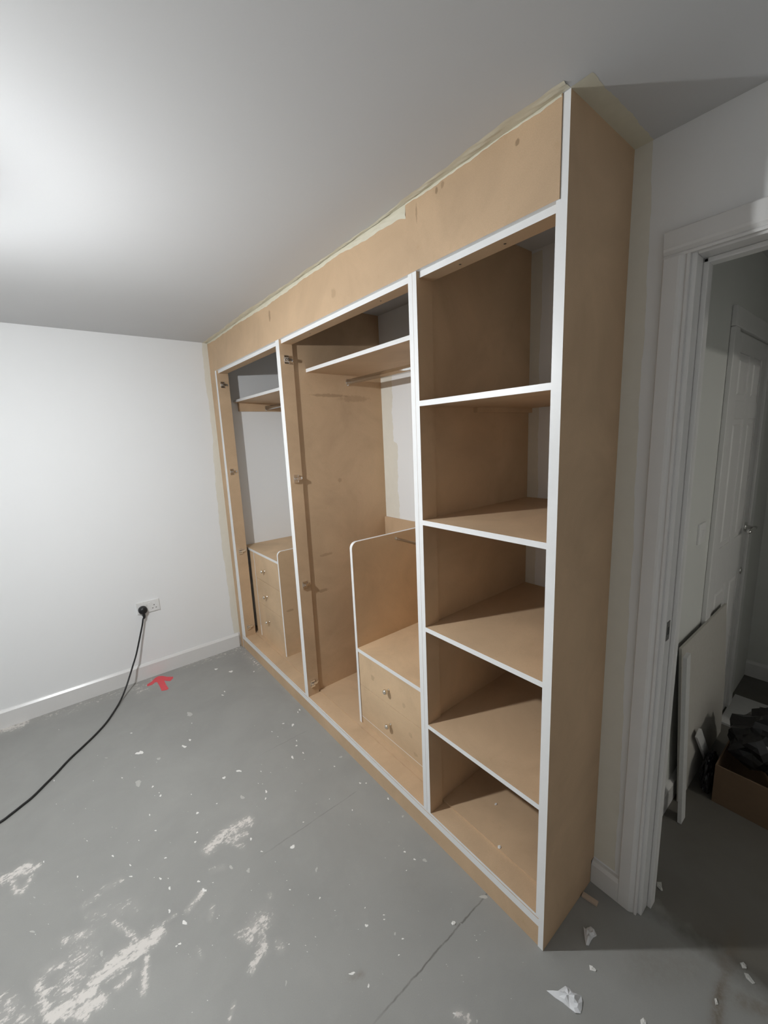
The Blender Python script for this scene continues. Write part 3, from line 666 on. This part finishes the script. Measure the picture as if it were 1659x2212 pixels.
# ------------------------------------------------------------------ the hall
def door_panelled():
    x0, x1, z1 = 1.27, 1.885, 2.035
    d = thing('door_2', ((x0+x1)/2, -0.06, 0), 'white six-panel door with a lever handle in the hall', 'door'); d['kind'] = 'structure'
    yf = -0.066
    cols = ((1.36, 1.545), (1.625, 1.80)); rows = ((0.25, 0.87), (1.08, 1.675), (1.755, 1.955))
    box_obj('door_leaf', (x0, x1, yf+0.010, -0.0605, 0.008, z1), 'gloss', d)
    for a, b_ in ((x0, cols[0][0]), (cols[0][1], cols[1][0]), (cols[1][1], x1)): box_obj('door_stile', (a, b_, yf, yf+0.010, 0.008, z1), 'gloss', d, bev=0.002)
    for a, b_ in ((0.008, 0.25), (0.87, 1.08), (1.675, 1.755), (1.955, z1)):
        for ca, cb in cols: box_obj('door_rail', (ca, cb, yf, yf+0.010, a, b_), 'gloss', d, bev=0.002)
    for ca, cb in cols:
        for ra, rb in rows:
            bm = bmesh.new(); g = 0.014; i_ = 0.034
            A = [(ca+g, ra+g), (cb-g, ra+g), (cb-g, rb-g), (ca+g, rb-g)]; B = [(ca+i_, ra+i_), (cb-i_, ra+i_), (cb-i_, rb-i_), (ca+i_, rb-i_)]
            va = [bm.verts.new((x, yf+0.010, z)) for x, z in A]; vb = [bm.verts.new((x, yf+0.001, z)) for x, z in B]
            bm.faces.new(vb)
            for k in range(4): bm.faces.new([va[k], va[(k+1) % 4], vb[(k+1) % 4], vb[k]])
            bmesh.ops.recalc_face_normals(bm, faces=bm.faces); mesh_obj('door_panel', bm, 'gloss', d)
    for a, b_ in ((1.19, x0-0.006), (x1+0.006, 1.965)): box_obj('architrave', (a, b_, -0.079, -0.0605, 0, z1+0.0055), 'gloss', d, bev=0.004)
    box_obj('architrave', (1.19, 1.965, -0.079, -0.0605, z1+0.006, 2.12), 'gloss', d, bev=0.004)
    hx, hz = 1.845, 1.105
    bm = bmesh.new(); lathe(bm, [(0.026, 0), (0.026, 0.006), (0.010, 0.009), (0.009, 0.045), (0, 0.045)], (hx, yf, hz), (0, -1, 0), 18); ro = mesh_obj('handle_rose', bm, 'chrome', d, True)
    bm = bmesh.new(); tube(bm, [(hx+0.012, yf-0.040, hz), (hx-0.04, yf-0.042, hz), (hx-0.10, yf-0.040, hz-0.002), (hx-0.118, yf-0.034, hz-0.003)], 0.009, 12); mesh_obj('lever', bm, 'chrome', ro, True)
    bm = bmesh.new(); lathe(bm, [(0.020, 0), (0.020, 0.004), (0.012, 0.008), (0, 0.008)], (hx, yf, 0.86), (0, -1, 0), 16); mesh_obj('thumb_turn', bm, 'chrome', d, True)
door_panelled()
sw = thing('light_switch', (1.05, -0.06, 1.213), 'white light switch on the grey hall wall', 'switch')
box_obj('faceplate', (1.007, 1.093, -0.068, -0.06, 1.170, 1.256), 'plastic', sw, bev=0.002)
box_obj('rocker', (1.041, 1.059, -0.072, -0.067, 1.198, 1.228), 'plastic', sw, bev=0.001)

def sheet(name, pts_bottom, pts_top, th, mat, label, cat, extra=None):
    """leaning board: two bottom and two top corners on its wall-side face"""
    b0, b1 = (Vector(p) for p in pts_bottom); t0, t1 = (Vector(p) for p in pts_top)
    outline = [b0, b1] + [Vector(e) for e in (extra or [])] + [t1, t0]
    nrm = (b1-b0).cross(t0-b0).normalized()
    if nrm.y > 0: nrm = -nrm
    bm = bmesh.new(); A = [bm.verts.new(p) for p in outline]; B = [bm.verts.new(p+nrm*th) for p in outline]
    bm.faces.new(A); bm.faces.new(B[::-1]); k_ = len(A)
    for k in range(k_): bm.faces.new([A[k], B[k], B[(k+1) % k_], A[(k+1) % k_]])
    bmesh.ops.recalc_face_normals(bm, faces=bm.faces)
    return tag(mesh_obj(name, bm, mat), label, cat)
sheet('plasterboard_sheet', ((0.95, -0.092, 0.001), (1.62, -0.092, 0.001)), ((0.83, -0.079, 0.785), (1.50, -0.079, 0.775)), 0.0095, 'plaster', 'grey plasterboard sheet leaning on the hall wall behind the box', 'plasterboard', [(1.60, -0.090, 0.30)])
sheet('skirting_offcut', ((0.835, -0.128, 0.001), (0.885, -0.128, 0.001)), ((0.790, -0.104, 0.770), (0.835, -0.104, 0.775)), 0.014, 'timber', 'tall narrow white board leaning against the plasterboard sheet', 'board')
sheet('short_offcut', ((1.270, -0.125, 0.001), (1.330, -0.125, 0.001)), ((1.050, -0.112, 0.285), (1.105, -0.112, 0.300)), 0.010, 'timber', 'short white offcut leaning on the plasterboard next to the box', 'board')
box_obj_ = box_obj('floor_board', (1.70, 2.06, -0.95, -0.055-0.02, 0.0005, 0.013), 'timber')
tag(box_obj_, 'white board lying flat on the hall floor beyond the box', 'board')

# cardboard box with black bags in it
BX0, BX1, BY0, BY1, BZ = 1.068, 1.48, -0.72, -0.190, 0.185
cb = thing('cardboard_box', ((BX0+BX1)/2, (BY0+BY1)/2, 0), 'open brown cardboard box on the hall floor', 'box')
box_obj('box_base', (BX0, BX1, BY0, BY1, 0.0005, 0.006), 'card', cb)
for dm in ((BX0, BX0+0.005, BY0, BY1, 0.006, BZ), (BX1-0.005, BX1, BY0, BY1, 0.006, BZ), (BX0+0.005, BX1-0.005, BY0, BY0+0.005, 0.006, BZ), (BX0+0.005, BX1-0.005, BY1-0.005, BY1, 0.006, BZ)):
    box_obj('box_side', dm, 'card', cb)
def bag(name, c, r, seed, label):
    r_ = random.Random(seed); bm = bmesh.new(); bmesh.ops.create_icosphere(bm, subdivisions=4, radius=1.0)
    ph = [r_.random()*6.28 for _ in range(8)]
    for v in bm.verts:
        p = v.co; a = math.atan2(p.y, p.x)
        k = 1+0.10*math.sin(3*a+ph[0])*math.cos(p.z*2)+0.07*math.sin(7*a+ph[1]+p.z*5)+0.05*math.sin(13*a+ph[2]-p.z*9)+0.06*math.sin(p.z*11+ph[3]+a*2)+0.03*math.sin(23*a+p.z*17+ph[4])
        z = p.z if p.z > -0.6 else -0.6
        v.co = Vector((c[0]+p.x*k*r[0], c[1]+p.y*k*r[1], c[2]+z*k*r[2]))
    return tag(mesh_obj(name, bm, 'bag'), label, 'bin bag')
bag('bin_bag', (1.27, -0.40, 0.27), (0.165, 0.19, 0.155), 4, 'crumpled black polythene bag bulging out of the cardboard box')
bag('bin_bag', (1.145, -0.158, 0.075), (0.085, 0.025, 0.10), 9, 'small black bag tucked between the cardboard box and the leaning sheet')

# ------------------------------------------------------------------ pendant lights (both hang out of view)
def pendant(p, mat, label):
    P = thing('pendant_light', (p.x, p.y, H), label, 'light')
    bm = bmesh.new(); lathe(bm, [(0.045, 0), (0.045, 0.012), (0.030, 0.028), (0.008, 0.032), (0, 0.032)], (p.x, p.y, H), (0, 0, -1), 24); mesh_obj('ceiling_rose', bm, 'plastic', P, True)
    bm = bmesh.new(); tube(bm, [(p.x, p.y, H-0.03), (p.x, p.y, p.z+0.105)], 0.003, 8); mesh_obj('pendant_flex', bm, 'plastic', P)
    bm = bmesh.new(); lathe(bm, [(0.006, 0), (0.017, 0.012), (0.019, 0.050), (0.0185, 0.055), (0, 0.055)], (p.x, p.y, p.z+0.110), (0, 0, -1), 20); mesh_obj('lamp_holder', bm, 'plastic', P, True)
    bm = bmesh.new()        # LED bulb: opaque collar shaped to dim the ceiling, glowing dome below
    lathe(bm, [(0.0135, 0.0), (0.0150, 0.010), (0.0225, 0.036), (0.0302, 0.0565), (0.0303, 0.0582), (0.0294, 0.0582), (0.0290, 0.0570), (0.0, 0.0570)], (p.x, p.y, p.z+0.058), (0, 0, -1), 28); mesh_obj('bulb_collar', bm, 'plastic', P, True)
    bm = bmesh.new()
    lathe(bm, [(0.0, -0.0005), (0.0285, 0.0)]+[(0.0290*math.cos(a), 0.0290*math.sin(a)+0.0015) for a in (0.0, 0.3, 0.6, 0.9, 1.2)]+[(0, 0.0305)], (p.x, p.y, p.z), (0, 0, -1), 24); mesh_obj('bulb', bm, mat, P, True)
pendant(LAMP, 'bulb', 'bare bulb on a white pendant flex in the wardrobe room')
pendant(Vector((0.95, -2.60, 2.20)), 'bulb_hall', 'bare bulb on a white pendant flex in the unseen room added across the hall')
